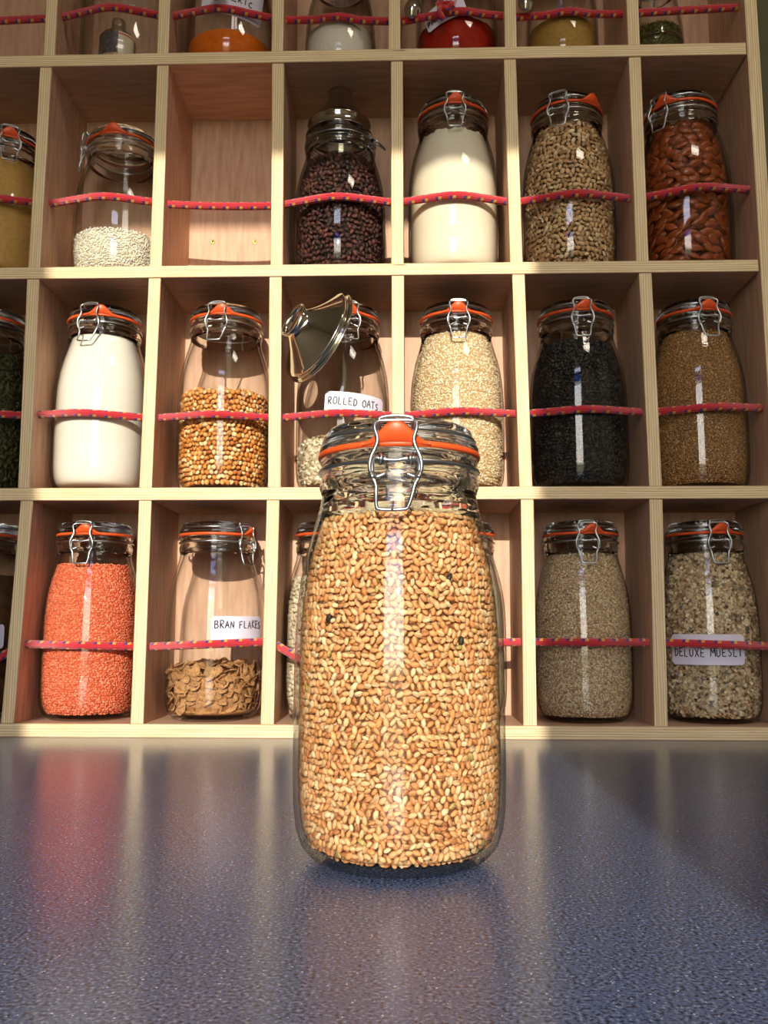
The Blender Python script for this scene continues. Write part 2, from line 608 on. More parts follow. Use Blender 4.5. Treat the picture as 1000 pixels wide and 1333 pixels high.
SEAL = [(0.0478, 0.0), (0.0556, -0.0008), (0.0563, 0.0012), (0.0557, 0.0030), (0.0478, 0.0028)]
LID = [(0, -0.006), (0.040, -0.006), (0.0445, -0.004), (0.0455, 0.0), (0.0535, 0.0), (0.0550, 0.0010), (0.0552, 0.0040), (0.0540, 0.0058), (0.0522, 0.0066), (0.0512, 0.0085),
       (0.0514, 0.0110), (0.0508, 0.0145), (0.0490, 0.0165), (0.0465, 0.0170), (0.0440, 0.0150), (0.0400, 0.0128), (0.0, 0.0120)]
JM = {}


def shared(key, fn):
    if key not in JM: JM[key] = fn()
    return JM[key]


def linked(name, src, parent):
    o = bpy.data.objects.new(name, src.data)
    COL.objects.link(o); o.parent = parent
    return o


def wire_mesh(paths, r=0.00125, n=8):
    return merge([tube_data(smooth_path(p, 5, c), r, n, c)[:2] for p, c in paths])


def make_jar(label, loc, rz=0.0, R=1.0, hz=0.0, lid=True, tab=0.0, side_clip=False, lever=0.0, n=72, group=None, name='clip_jar', clasp_on=True, thick_from=0.2385):
    """clip-top jar, clasp towards -Y before rotation by rz; tab = angle of the seal's tongue from the clasp"""
    j = thing(name, label, 'jar', loc, rz, group)
    v, f = lathe_data(stretch([(0, 0.0045)] + OUT + INN, R, hz), n)
    # body in thin clear wall, collar and neck in thick refracting glass
    zc = thick_from + hz
    mi = []
    for q in f:
        zz = sum(v[i][2] for i in q) / len(q)
        mi.append(1 if zz > zc else 0)
    b = mesh_obj('glass_body', v, f, [M['glass'], M['neck']], j, True, mi)
    H = 0.2640 + hz
    P = lambda a, r, z: (r * R * math.sin(a), -r * R * math.cos(a), z)
    # neck wire (ring) and the clasp
    zr = 0.2545 + hz
    rr = 0.0547
    nw = [([P(a, rr, zr) for a in np.linspace(0.17, 2 * PI - 0.17, 60)], False)]
    if clasp_on:
        for s in (-1, 1):   # eyelets
            nw.append(([P(s * (0.17 + 0.0) + 0.0, rr, zr), P(s * 0.14, rr + 0.001, zr + 0.002), P(s * 0.12, rr + 0.0035, zr), P(s * 0.14, rr + 0.001, zr - 0.002), P(s * 0.16, rr + 0.001, zr)], False))
    v, f = wire_mesh(nw)
    mesh_obj('neck_wire', v, f, M['wire'], j, True)
    if lid:
        def seal():
            v1, f1 = lathe_data([(r * R, z) for r, z in SEAL], 72, True)
            return v1, f1
        v, f = seal()
        # tongue
        tv, tf = [], []
        aa = np.linspace(-0.40, 0.40, 21)
        hh = [0.0125 * (0.5 + 0.5 * math.cos(min(1, abs(x) / 0.36) * PI)) for x in aa]
        for a, h in zip(aa, hh):
            base = 0.0556
            tip = base + 0.0022 + h * 0.22
            for (r, z) in ((base - 0.004, 0.0004), (base, 0.0002), (tip, h + 0.0004), (tip - 0.0012, h + 0.0030), (base - 0.004, 0.0026)):
                tv.append((r * R * math.sin(a), -r * R * math.cos(a), z))
        for i in range(20):
            for k in range(5):
                k2 = (k + 1) % 5
                tf.append((i * 5 + k, i * 5 + k2, (i + 1) * 5 + k2, (i + 1) * 5 + k))
        tf.append((0, 1, 2, 3, 4)); tf.append(tuple(100 + k for k in (4, 3, 2, 1, 0)))
        ca, sa = math.cos(tab), math.sin(tab)
        tv = [(x * ca - y * sa, x * sa + y * ca, z) for x, y, z in tv]
        v, f = merge([(v, f), (tv, tf)])
        so = mesh_obj('rubber_seal', v, f, M['seal'], j, True)
        so.location = (0, 0, H)
        v, f = lathe_data([(r * R, z) for r, z in LID], n)
        lo = mesh_obj('glass_lid', v, f, M['thick'], j, True)
        lo.location = (0, 0, H + 0.0029)
        # lid wire: ring in the step of the lid with a raised bracket at the front
        zl = H + 0.0029 + 0.0086
        rl = 0.0523
        br = 0.0105
        ring = [P(a, rl, zl) for a in np.linspace(0.2, 2 * PI - 0.2, 60)]
        bracket = [(-br, -rl * R - 0.000, zl), (-br, -rl * R - 0.0028, zl + 0.003), (-br + 0.0008, -rl * R - 0.0032, zl + 0.0062), (0, -rl * R - 0.0034, zl + 0.0074),
                   (br - 0.0008, -rl * R - 0.0032, zl + 0.0062), (br, -rl * R - 0.0028, zl + 0.003), (br, -rl * R, zl)]
        v, f = wire_mesh([([(-br, -rl * R, zl)] [:0] + ring, False), (bracket, False)])
        mesh_obj('lid_wire', v, f, M['wire'], j, True)
        # hinge at the back
        yb = 0.0551 * R
        hin = [(-0.012, yb, zr), (-0.012, yb + 0.006, zr - 0.006), (-0.012, yb + 0.008, zr + 0.004), (-0.011, yb + 0.003, zl), (0.011, yb + 0.003, zl), (0.012, yb + 0.008, zr + 0.004), (0.012, yb + 0.006, zr - 0.006), (0.012, yb, zr)]
        v, f = wire_mesh([(hin, False)])
        mesh_obj('hinge_wire', v, f, M['wire'], j, True)
        # clasp: vase-shaped loop from the bracket down to the lever
        yf = -0.0555 * R
        top = zl + 0.0030
        bot = 0.2435 + hz
        half = [(0.0, top + 0.0006, -0.0032), (0.0105, top + 0.0004, -0.0034), (0.0142, top - 0.0012, -0.0042), (0.0150, top - 0.0040, -0.0050), (0.0142, top - 0.0072, -0.0056), (0.0128, top - 0.0120, -0.0062),
                (0.0140, top - 0.0170, -0.0068), (0.0168, top - 0.0225, -0.0074), (0.0182, top - 0.0278, -0.0074), (0.0178, top - 0.0325, -0.0068), (0.0160, bot + 0.001, -0.0060), (0.0145, bot - 0.0012, -0.0052), (0.0075, bot + 0.0012, -0.0045)]
        pth = [(-x * .89, yf + y, z) for x, z, y in half[::-1]] + [(x * .89, yf + y, z) for x, z, y in half[1:]]
        v, f = wire_mesh([(pth, False)])
        mesh_obj('clasp_loop', v, f, M['wire'], j, True)
        # lever: arms from the ring pivots, coils, and the lower loop
        dx = lever
        arms = []
        for s in (-1, 1):
            arms.append(([(s * 0.0078, yf - 0.002, zr - 0.0003), (s * 0.0120, yf - 0.0025, zr + 0.0006), (s * 0.0145, yf - 0.0035, zr - 0.0012), (s * 0.0148, yf - 0.0050, zr - 0.0065), (s * 0.0142, yf - 0.0060, bot - 0.0015),
                          (s * 0.0122 + dx * 0.1, yf - 0.0062, bot - 0.0060), (s * 0.0112 + dx * 0.5, yf - 0.0070, bot - 0.0130), (s * 0.0100 + dx * .95, yf - 0.0085, bot - 0.0195), (s * 0.0082 + dx, yf - 0.0092, bot - 0.0218), (0 + dx, yf - 0.0095, bot - 0.0222)], False))
            arms.append(([(s * 0.0142, yf - 0.0060, bot + 0.0022), (s * 0.0160, yf - 0.0060, bot + 0.0005), (s * 0.0145, yf - 0.0080, bot - 0.001), (s * 0.0128, yf - 0.0055, bot - 0.0008), (s * 0.0142, yf - 0.0040, bot + 0.0012)], False))
            arms.append(([(s * 0.0100, yf - 0.0012, zr - 0.003), (s * 0.0092, yf - 0.0042, zr), (s * 0.0100, yf - 0.0012, zr + 0.0034), (s * 0.0108, yf - 0.0002, zr), (s * 0.0100, yf - 0.0012, zr - 0.003)], False))
        arms.append(([(-0.0078, yf - 0.0022, zr - 0.0003), (0.0, yf - 0.0026, zr - 0.0008), (0.0078, yf - 0.0022, zr + 0.0004)], False))
        v, f = wire_mesh(arms)
        mesh_obj('lever_wire', v, f, M['wire'], j, True)
    elif side_clip:
        yf = -0.0555 * R
        v, f = wire_mesh([([(-0.013, yf, zr), (-0.0145, yf - 0.006, zr - 0.004), (-0.012, yf - 0.016, zr - 0.014), (0, yf - 0.018, zr - 0.016), (0.012, yf - 0.016, zr - 0.014), (0.0145, yf - 0.006, zr - 0.004), (0.013, yf, zr)], False)])
        mesh_obj('lever_wire', v, f, M['wire'], j, True)
    return j


M['neck'] = M['thick']

# ------------------------------------------------------------------ contents
def ellipsoid(nu, nr, crease=0.0, taper=0.0):
    """unit ellipsoid along x; returns verts, tris, shade"""
    V = [(-1, 0, 0)]; S = [0.8]
    for i in range(1, nr + 1):
        t = -math.cos(PI * i / (nr + 1)); rr = math.sin(PI * i / (nr + 1)) * (1 + taper * t)
        for k in range(nu):
            a = 2 * PI * k / nu
            q = rr; s = 1.0
            if crease and k == 0: q *= (1 - crease); s = 0.62
            V.append((t, q * math.cos(a), q * math.sin(a))); S.append(s)
    V.append((1, 0, 0)); S.append(0.85)
    Fc = []
    for k in range(nu):
        k2 = (k + 1) % nu
        Fc.append((0, 1 + k2, 1 + k))
        for i in range(nr - 1):
            a = 1 + i * nu
            Fc.append((a + k, a + k2, a + nu + k2)); Fc.append((a + k, a + nu + k2, a + nu + k))
        b = 1 + (nr - 1) * nu
        Fc.append((b + k, b + k2, len(V) - 1))
    return np.array(V), np.array(Fc), np.array(S)


def flake_shape():
    V = [(0, 0, 0.25)]; n = 7
    for k in range(n):
        a = 2 * PI * k / n
        V.append((math.cos(a), math.sin(a), 0.0))
    V.append((0, 0, -0.25))
    F_ = []
    for k in range(n):
        k2 = (k + 1) % n
        F_.append((0, 1 + k, 1 + k2)); F_.append((n + 1, 1 + k2, 1 + k))
    return np.array(V), np.array(F_), np.array([1.0] + [0.8] * n + [1.0])


W_HI = ellipsoid(8, 5, 0.22, 0.10)
W_LO = ellipsoid(6, 3)
E_LO = ellipsoid(5, 2)
B_MD = ellipsoid(7, 4)
RAIS = ellipsoid(8, 4, 0.5, 0.15)
FLK = flake_shape()


def emit(name, shape, pos, ax, nrm, size, cols, mat, parent=None, flat=False):
    """many copies of one shape in one mesh; ax = long axis, nrm = facing normal (unit, orthogonal)"""
    V, Fc, S = shape
    N = len(pos)
    b = np.cross(nrm, ax)
    B = np.stack([ax, b, nrm], axis=2)          # N,3,3 columns
    loc = V[None, :, :] * size[:, None, :]
    W_ = np.einsum('nij,nvj->nvi', B, loc) + pos[:, None, :]
    nv = len(V)
    F_ = (Fc[None] + (np.arange(N) * nv)[:, None, None]).reshape(-1, 3)
    me = bpy.data.meshes.new(name)
    me.vertices.add(N * nv)
    me.vertices.foreach_set('co', W_.astype(np.float32).ravel())
    nt_ = len(F_)
    me.loops.add(nt_ * 3)
    me.loops.foreach_set('vertex_index', F_.astype(np.int32).ravel())
    me.polygons.add(nt_)
    me.polygons.foreach_set('loop_start', np.arange(0, nt_ * 3, 3, dtype=np.int32))
    me.polygons.foreach_set('use_smooth', np.full(nt_, not flat))
    at = me.color_attributes.new('col', 'FLOAT_COLOR', 'POINT')
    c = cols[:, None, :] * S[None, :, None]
    c4 = np.concatenate([c, np.ones((N, nv, 1))], axis=2)
    at.data.foreach_set('color', c4.astype(np.float32).ravel())
    me.materials.append(mat)
    me.update(calc_edges=True)
    o = bpy.data.objects.new(name, me)
    COL.objects.link(o)
    if parent: o.parent = parent
    return o


def pick(pal, N):
    pal = [(lin(c), w_) for c, w_ in pal]
    C = np.array([c for c, _ in pal]); P_ = np.array([w_ for _, w_ in pal], float); P_ /= P_.sum()
    i = RNG.choice(len(C), N, p=P_)
    return C[i] * RNG.uniform(0.86, 1.12, (N, 1))


def scatter(name, label, cat, loc, fill, size, pal, core, R=1.0, hz=0.0, shape=W_LO, shape2=None, mat=None, z0=0.0095, dens=0.8, arc=1.95, layers=2, tilt=0.25,
            flatten=True, uneven=0.003, upright=None, flat=False, bias=0.0, relax=0, field=0.0):
    """a jarful: grains packed against the inside of the glass and over the top, round a core"""
    mat = mat or M['grain']
    a_, b_, c_ = size
    foot = 4 * a_ * b_ * dens
    px, py, pz, nx, ny, off = [], [], [], [], [], []
    step = math.sqrt(foot)
    total = []
    for ly in range(layers):
        z = z0 + b_ * 0.5 + ly * step * 0.5
        rowi = 0
        while z < fill - b_ * 0.3:
            r = float(inner_r(z, R, hz)) - c_ * (1.02 + 1.45 * ly)
            n = max(6, int(2 * arc * r / step))
            th = np.linspace(-arc, arc, n, endpoint=False) + (rowi % 2) * arc / n + RNG.normal(0, 0.22 * step / r, n)
            zz = z + RNG.normal(0, 0.22 * step, n)
            total.append(np.stack([th, zz, np.full(n, r) - RNG.uniform(0, 0.5, n) * c_ * (1 if ly else 0.6), np.full(n, ly)], 1))
            z += step; rowi += 1
    A = np.concatenate(total)
    th, zz, rr, ly = A.T
    if relax:
        for _ in range(relax):
            for L_ in range(layers):
                ix = np.where(ly == L_)[0]
                P2 = np.stack([th[ix] * 0.067 * R, zz[ix]], 1)
                D = np.zeros_like(P2)
                for c0 in range(0, len(ix), 500):
                    d = P2[c0:c0 + 500, None, :] - P2[None, :, :]
                    q = np.sqrt((d ** 2).sum(2)) + 1e-9
                    wgt = np.clip(step * 1.12 - q, 0, None) / q
                    wgt[q < 1e-8] = 0
                    D[c0:c0 + 500] = (d * wgt[:, :, None]).sum(1) * 0.22
                th[ix] += D[:, 0] / (0.067 * R); zz[ix] = np.clip(zz[ix] + D[:, 1], z0 + b_ * .4, fill - b_ * .3)
    zz = np.clip(zz, z0 + c_ * 0.7, None)
    rr = np.minimum(rr, inner_r(zz, R, hz) - c_ * 1.0)
    nr = np.stack([np.sin(th), -np.cos(th), np.zeros_like(th)], 1)
    tn = np.stack([np.cos(th), np.sin(th), np.zeros_like(th)], 1)
    up_ = np.tile([0, 0, 1.0], (len(th), 1))
    pos = nr * rr[:, None] + up_ * zz[:, None]
    # top surface
    rt = float(inner_r(fill, R, hz)) - a_ * 1.1
    st = step
    g = np.arange(-rt, rt, st)
    gx, gy = np.meshgrid(g, g)
    gx = gx.ravel() + RNG.normal(0, 0.25 * st, gx.size); gy = gy.ravel() + RNG.normal(0, 0.25 * st, gy.size)
    ok = gx ** 2 + gy ** 2 < rt ** 2
    gx, gy = gx[ok], gy[ok]
    tz = fill + uneven * (np.sin(gx * 70 + fill * 90) * np.cos(gy * 60)) - c_ + RNG.normal(0, c_ * 0.3, len(gx))
    pos = np.concatenate([pos, np.stack([gx, gy, tz], 1)])
    nr2 = np.tile([0, 0, 1.0], (len(gx), 1)); tn2 = np.tile([1.0, 0, 0], (len(gx), 1)); up2 = np.tile([0, 1.0, 0], (len(gx), 1))
    nr = np.concatenate([nr, nr2]); tn = np.concatenate([tn, tn2]); up_ = np.concatenate([up_, up2])
    ly = np.concatenate([ly, np.zeros(len(gx))])
    N = len(pos)
    an = RNG.uniform(0, PI, N) if not bias else RNG.normal(0, bias, N)
    if field:
        u_ = pos @ np.array([70.0, 55.0, 95.0]); v_ = pos @ np.array([-120.0, 80.0, 140.0])
        an = 2.2 * np.sin(u_ * 1.7 + 1.0) + 1.6 * np.sin(v_ * 1.3) + RNG.normal(0, field, N)
    ax = tn * np.cos(an)[:, None] + up_ * np.sin(an)[:, None] + nr * RNG.normal(0, tilt, N)[:, None]
    ax /= np.linalg.norm(ax, axis=1)[:, None]
    nn = nr - ax * np.sum(nr * ax, 1)[:, None]; nn /= np.linalg.norm(nn, axis=1)[:, None]
    bb = np.cross(nn, ax)
    ro = RNG.normal(0, 0.35, N) if flatten else RNG.uniform(0, 2 * PI, N)
    nn = nn * np.cos(ro)[:, None] + bb * np.sin(ro)[:, None]
    sz = np.array([[a_, b_, c_]]) * RNG.uniform(0.82, 1.15, (N, 1)) * RNG.uniform(0.92, 1.08, (N, 3))
    cols = pick(pal, N)
    if shape2 is None:
        o = emit(name, shape, pos, ax, nn, sz, cols, mat, flat=flat)
    else:
        f0 = ly == 0
        o = emit(name, shape, pos[f0], ax[f0], nn[f0], sz[f0], cols[f0], mat)
        o2 = emit('lower_layer', shape2, pos[~f0], ax[~f0], nn[~f0], sz[~f0], cols[~f0] * 0.8, mat, o)  # deeper grains tinted darker: shade between grains put into the colour
        o2['kind'] = 'stuff'
    o.location = loc
    tag(o, label, cat, kind='stuff')
    # core, usually darker: shade in the gaps put into its colour
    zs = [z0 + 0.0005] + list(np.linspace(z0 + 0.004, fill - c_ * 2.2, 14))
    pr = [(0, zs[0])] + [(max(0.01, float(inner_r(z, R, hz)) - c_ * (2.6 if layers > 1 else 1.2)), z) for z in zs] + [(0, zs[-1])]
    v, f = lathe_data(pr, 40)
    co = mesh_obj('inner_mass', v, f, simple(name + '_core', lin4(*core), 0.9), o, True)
    co['kind'] = 'stuff'
    return o


def powder(name, label, cat, loc, fill, col, col2, R=1.0, hz=0.0, nscale=60, bump=(0.25, 0.002), top='flat', ragged=0.0015, spk=None, gap=0.0006):
    zs = [0.0085, 0.0105, 0.014, 0.022, 0.036, 0.05] + list(np.linspace(0.07, fill, 16))
    zs = [z for z in zs if z <= fill + 1e-6]
    pr = [(0, zs[0] + 0.001)] + [(float(inner_r(z, R, hz)) - gap - (0.004 if i == 0 else 0), z + 0.0005) for i, z in enumerate(zs)]
    rt = pr[-1][0]
    for q in (0.97, 0.85, 0.6, 0.3):
        dz = 0.0 if top == 'flat' else (0.04 * (1 - q) if top == 'cone' else 0.006 * (1 - q))
        pr.append((rt * q, fill + 0.0012 + dz))
    pr.append((0, fill + 0.001 + (0.04 if top == 'cone' else 0.004)))

    def warp(r, z, a):
        if z > fill - 0.004:
            z = z + ragged * (math.sin(9 * a + 1.3) * 0.5 + math.sin(23 * a) * 0.3 + math.sin(41 * a + 2) * 0.25)
        return r, z
    v, f = lathe_data(pr, 96, warp=warp)
    k = Nodes(name + '_powder')
    n = k.noise(nscale, 4)
    c = k.ramp(n.outputs[0], [(0.32, lin4(*col2)), (0.62, lin4(*col))])
    if spk:
        sc, lo, sc_col = spk
        n2 = k.noise(sc, 2)
        c = k.mix(k.math('GREATER_THAN', n2.outputs[0], lo), c, lin4(*sc_col))
    k.l(c, k.b.inputs['Base Color'])
    k.set(Roughness=0.9, Specular_IOR_Level=0.15)
    k.bump(n.outputs[0], bump[0], bump[1])
    o = mesh_obj(name, v, f, k.m, None, True)
    o.location = loc
    return tag(o, label, cat, kind='stuff')


# ------------------------------------------------------------------ handwriting
GL = {
    'A': [[(0, 0), (2, 6), (4, 0)], [(0.8, 2.2), (3.3, 2.4)]],
    'B': [[(0.4, 0), (0.4, 6)], [(0, 5.6), (2.6, 6), (3.4, 4.7), (2.4, 3.4), (0.6, 3.1)], [(2.2, 3.3), (3.9, 1.9), (2.8, 0.2), (0.1, 0)]],
    'C': [[(3.6, 5.2), (2, 6), (0.4, 4), (0.4, 1.6), (2, 0), (3.8, 0.8)]],
    'D': [[(0.5, 0), (0.5, 6)], [(0, 6), (2.6, 5.6), (4, 3), (2.6, 0.5), (0, 0)]],
    'E': [[(3.6, 5.8), (0.4, 5.8), (0.4, 0), (3.8, 0.1)], [(0.4, 3), (3.0, 3.1)]],
    'F': [[(0.5, 0), (0.4, 5.8), (3.8, 6)], [(0.4, 3.2), (3, 3.4)]],
    'I': [[(2, 6), (2, 0)]],
    'K': [[(0.5, 6), (0.5, 0)], [(3.7, 5.8), (0.6, 2.8), (3.9, 0)]],
    'L': [[(0.6, 6), (0.5, 0.1), (3.6, 0)]],
    'M': [[(0, 0), (0.4, 6), (2, 2.4), (3.6, 6), (4.2, 0)]],
    'N': [[(0.3, 0), (0.4, 6), (3.6, 0.2), (3.8, 6)]],
    'O': [[(2, 6), (0.3, 4.5), (0.3, 1.6), (2, 0), (3.8, 1.5), (3.8, 4.6), (2, 6)]],
    'P': [[(0.5, 0), (0.5, 6), (3, 5.8), (3.8, 4.4), (2.6, 3), (0.5, 2.8)]],
    'R': [[(0.5, 0), (0.5, 6), (3, 5.8), (3.6, 4.5), (2.4, 3.2), (0.5, 3), (3.9, 0)]],
    'S': [[(3.6, 5.4), (2, 6), (0.6, 4.8), (2, 3.2), (3.5, 1.8), (2.2, 0.1), (0.3, 0.7)]],
    'T': [[(0, 5.9), (4, 6)], [(2, 6), (2, 0)]],
    'U': [[(0.4, 6), (0.4, 1.6), (2, 0), (3.7, 1.6), (3.8, 6)]],
    'X': [[(0.3, 6), (3.8, 0)], [(3.8, 6), (0.2, 0)]],
    ' ': [],
}


def make_label(jar, text, ac, zc, wd, ht, rad, cap, start=None, base=None, tilt=0.0, pitch=0.0074, corner=0.004, word_r=0.00075):
    """paper sticker wrapped round the jar at angle ac (0 = towards -Y in the room)"""
    rz = jar.rotation_euler[2]
    def W(s, z, dr=0.0):
        dz = z - zc
        s2 = s * math.cos(tilt) - dz * math.sin(tilt); z2 = zc + s * math.sin(tilt) + dz * math.cos(tilt)
        a = ac + s2 / rad
        x, y = (rad + dr) * math.sin(a), -(rad + dr) * math.cos(a)
        c, s_ = math.cos(-rz), math.sin(-rz)
        return (x * c - y * s_, x * s_ + y * c, z2)
    ns = 24
    V, Fc = [], []
    for layer, dr in ((0, 0.0002), (1, 0.0006)):
        for i in range(ns + 1):
            s = -wd / 2 + wd * i / ns
            e = max(0, corner - (wd / 2 - abs(s)))
            dz = corner - math.sqrt(max(0, corner ** 2 - e ** 2))
            V.append(W(s, zc - ht / 2 + dz, dr)); V.append(W(s, zc + ht / 2 - dz, dr))
    m_ = 2 * (ns + 1)
    for i in range(ns):
        a = 2 * i
        Fc.append((m_ + a, m_ + a + 2, m_ + a + 3, m_ + a + 1)); Fc.append((a, a + 1, a + 3, a + 2))
        Fc.append((a, a + 2, m_ + a + 2, m_ + a)); Fc.append((a + 1, m_ + a + 1, m_ + a + 3, a + 3))
    Fc.append((0, m_, m_ + 1, 1)); Fc.append((m_ - 2, m_ - 1, 2 * m_ - 1, 2 * m_ - 2))
    lb = mesh_obj('paper_label', V, Fc, M['paper'], jar)
    lb['label'] = 'white paper label with handwritten capitals' if text else 'plain white paper label'
    if text:
        u = cap / 6.0
        ux = pitch / 5.3
        x = start if start is not None else -len(text) * pitch / 2
        zb = base if base is not None else zc - cap / 2
        parts = []
        rr_ = random.Random(len(text))
        for ch in text:
            sc = u * (0.92 + rr_.random() * 0.16); dz = (rr_.random() - 0.5) * u * 0.8
            for st in GL[ch]:
                pts = []
                for (a0, b0), (a1, b1) in zip(st[:-1], st[1:]):
                    for q in range(3):
                        t = q / 3
                        pts.append((a0 + (a1 - a0) * t, b0 + (b1 - b0) * t))
                pts.append(st[-1])
                pp = [W(x + a * sc * ux / u, zb + dz + b * sc, 0.0007) for a, b in pts if x + a * sc * ux / u < wd / 2 - 0.001]
                if len(pp) > 1:
                    parts.append(tube_data(pp, word_r, 5)[:2])
            x += ux * (5.3 if ch != ' ' else 4.2)
        v, f = merge(parts)
        mesh_obj('lettering', v, f, M['ink'], lb)
    return lb


# ------------------------------------------------------------------ jars on the shelves
Z1, Z2, Z3, Z4 = 0.0182, 0.346, 0.6752, 1.0135
YC = 0.0785
GAP = 0.0002


def J(x, z): return (x, YC - (0.0018 if x == 0.2700 else 0), z + GAP)


# bottom row
j = make_jar('dark-filled clip jar with a white label at the left edge of the bottom row', J(-0.625, Z1), 0.3)
powder('cocoa_powder', 'dark brown powder in the cut-off jar at the far left of the bottom row', 'powder', J(-0.625, Z1), 0.205, (92, 62, 40), (70, 46, 30), nscale=90)
make_label(j, '', 0.62, 0.118, 0.050, 0.034, 0.0712, 0.009)
make_jar('closed clip jar filled with orange-red lentils, bottom row', J(-0.4535, Z1), 0.03, lever=0.0, tab=0.05)
scatter('red_lentils', 'orange-red split lentils filling a bottom-row jar', 'lentils', J(-0.4535, Z1), 0.222, (0.0021, 0.0020, 0.0011),
        [((242, 134, 96), 3), ((238, 122, 84), 3), ((248, 154, 116), 2), ((222, 106, 70), 1)], (196, 84, 52), shape=E_LO, dens=0.62, layers=1)
jb = make_jar('clip jar with bran flakes in its bottom quarter and a handwritten label, clasp turned right', J(-0.2700, Z1), 1.0, tab=0.3)
make_label(jb, 'BRAN FLAKES', 0.74, 0.1290, 0.086, 0.036, 0.0712, 0.0105, start=-0.038, base=0.1300)
make_jar('clip jar of white beans half hidden left of the big wheat jar, bottom row', J(-0.0975, Z1), 0.2, R=0.98)
scatter('haricot_beans', 'small white beans in the jar half hidden by the wheat jar', 'beans', J(-0.0975, Z1), 0.205, (0.0042, 0.0030, 0.0028),
        [((226, 212, 184), 3), ((236, 224, 198), 2), ((212, 194, 162), 1)], (170, 146, 110), R=0.98, shape=W_LO, shape2=E_LO, dens=0.78, arc=2.2, flatten=False)
make_jar('clip jar right behind the big wheat jar with only its edge showing, bottom row', J(0.0890, Z1), -0.2, R=0.97)
powder('pale_flour', 'pale flour in the bottom-row jar hidden behind the wheat jar', 'flour', J(0.0890, Z1), 0.19, (220, 204, 172), (206, 190, 156), R=0.97)
make_jar('closed clip jar of pale oat bran without a label, bottom row right', J(0.2690, Z1), -0.02, R=0.985, lever=0.0008, tab=0.15)
scatter('oat_bran', 'pale beige oat bran filling the unlabelled jar at bottom right', 'bran', J(0.2690, Z1), 0.236, (0.0021, 0.0016, 0.0007),
        [((228, 204, 166), 4), ((242, 224, 190), 2), ((204, 172, 130), 2), ((140, 130, 112), 0.5)], (170, 142, 104), R=0.985, shape=E_LO, dens=0.62, layers=1, tilt=0.6)
jm = make_jar('closed clip jar of mottled muesli with a white label behind the rope, bottom right corner', J(0.4500, Z1), 0.02, R=0.985, tab=0.1)
make_label(jm, 'DELUXE MUESLI', -0.36, 0.1020, 0.103, 0.042, 0.0702, 0.0110, start=-0.046, base=0.0925)
scatter('muesli', 'mottled muesli flakes filling the jar at the bottom right corner', 'muesli', J(0.4500, Z1), 0.240, (0.0033, 0.0025, 0.0008),
        [((230, 206, 164), 4), ((244, 226, 190), 2), ((204, 172, 126), 2), ((110, 88, 66), 0.5), ((136, 132, 122), 0.4), ((150, 96, 60), 0.3)], (160, 130, 92), R=0.985, shape=FLK, dens=0.55, layers=2, tilt=0.8, flat=True)

# second row
make_jar('clip jar of dark green seeds cut off at the left edge, second row', J(-0.634, Z2), -0.3)
scatter('pumpkin_seeds', 'dark green pumpkin seeds in the cut-off jar, second row', 'seeds', J(-0.634, Z2), 0.212, (0.0058, 0.0034, 0.0016),
        [((62, 66, 34), 3), ((48, 50, 26), 2), ((84, 84, 46), 1)], (28, 26, 14), shape=W_LO, dens=0.62)
make_jar('closed clip jar full of white flour, second row left', J(-0.4530, Z2), -0.06, lever=-0.0045, tab=0.28)
powder('white_flour', 'smooth white flour filling the second-row jar', 'flour', J(-0.4530, Z2), 0.240, (238, 234, 222), (232, 227, 213), nscale=12, bump=(0.1, 0.001))
make_jar('closed clip jar two thirds full of popping corn, second row', J(-0.2640, Z2), -0.04, lever=-0.003, tab=0.12)
scatter('popping_corn', 'orange and cream popping corn kernels in the second-row jar', 'corn', J(-0.2640, Z2), 0.150, (0.0039, 0.0034, 0.0028),
        [((222, 146, 70), 3), ((234, 170, 100), 3), ((246, 216, 160), 2.4), ((200, 116, 54), 1)], (120, 70, 34), shape=B_MD, shape2=E_LO, dens=0.90, flatten=False, tilt=0.1, relax=6)
jo = make_jar('nearly empty clip jar with a rolled oats label, steel funnel leaning on its left', J(-0.0835, Z2), 0.22, lever=0.003)
make_label(jo, 'ROLLED OATS', 0.36, 0.1225, 0.094, 0.032, 0.0712, 0.0105, start=-0.042, base=0.1195, tilt=-0.06)
scatter('rolled_oats', 'pale rolled oats in the bottom of the labelled second-row jar', 'oats', J(-0.0835, Z2), 0.074, (0.0032, 0.0025, 0.0007),
        [((240, 224, 190), 4), ((248, 238, 212), 2), ((222, 202, 164), 1)], (190, 168, 128), shape=FLK, dens=0.55, tilt=0.7, flat=True, uneven=0.006)
make_jar('closed clip jar full of pale jumbo oat flakes, behind and right of the big jar', J(0.0890, Z2), 0.01, tab=0.0)
scatter('porridge_oats', 'cream oat flakes filling the second-row jar behind the wheat jar', 'oats', J(0.0890, Z2), 0.238, (0.0026, 0.0019, 0.0007),
        [((240, 220, 180), 4), ((250, 238, 208), 3), ((220, 190, 142), 1.4)], (196, 164, 116), shape=E_LO, dens=0.62, layers=1, tilt=0.6)
make_jar('closed clip jar of glossy black beans, second row right', J(0.2700, Z2), -0.02, R=1.03, tab=0.1)
scatter('black_beans', 'small glossy black beans in the second-row jar', 'beans', J(0.2700, Z2), 0.222, (0.0033, 0.0024, 0.0023),
        [((30, 28, 28), 3), ((20, 19, 20), 3), ((44, 40, 38), 1)], (12, 11, 11), R=1.03, shape=W_LO, shape2=E_LO, mat=M['shiny'], dens=0.7, flatten=False)
make_jar('closed clip jar of fine golden brown linseed, second row far right', J(0.4490, Z2), 0.05, R=0.985, lever=0.002, tab=0.02)
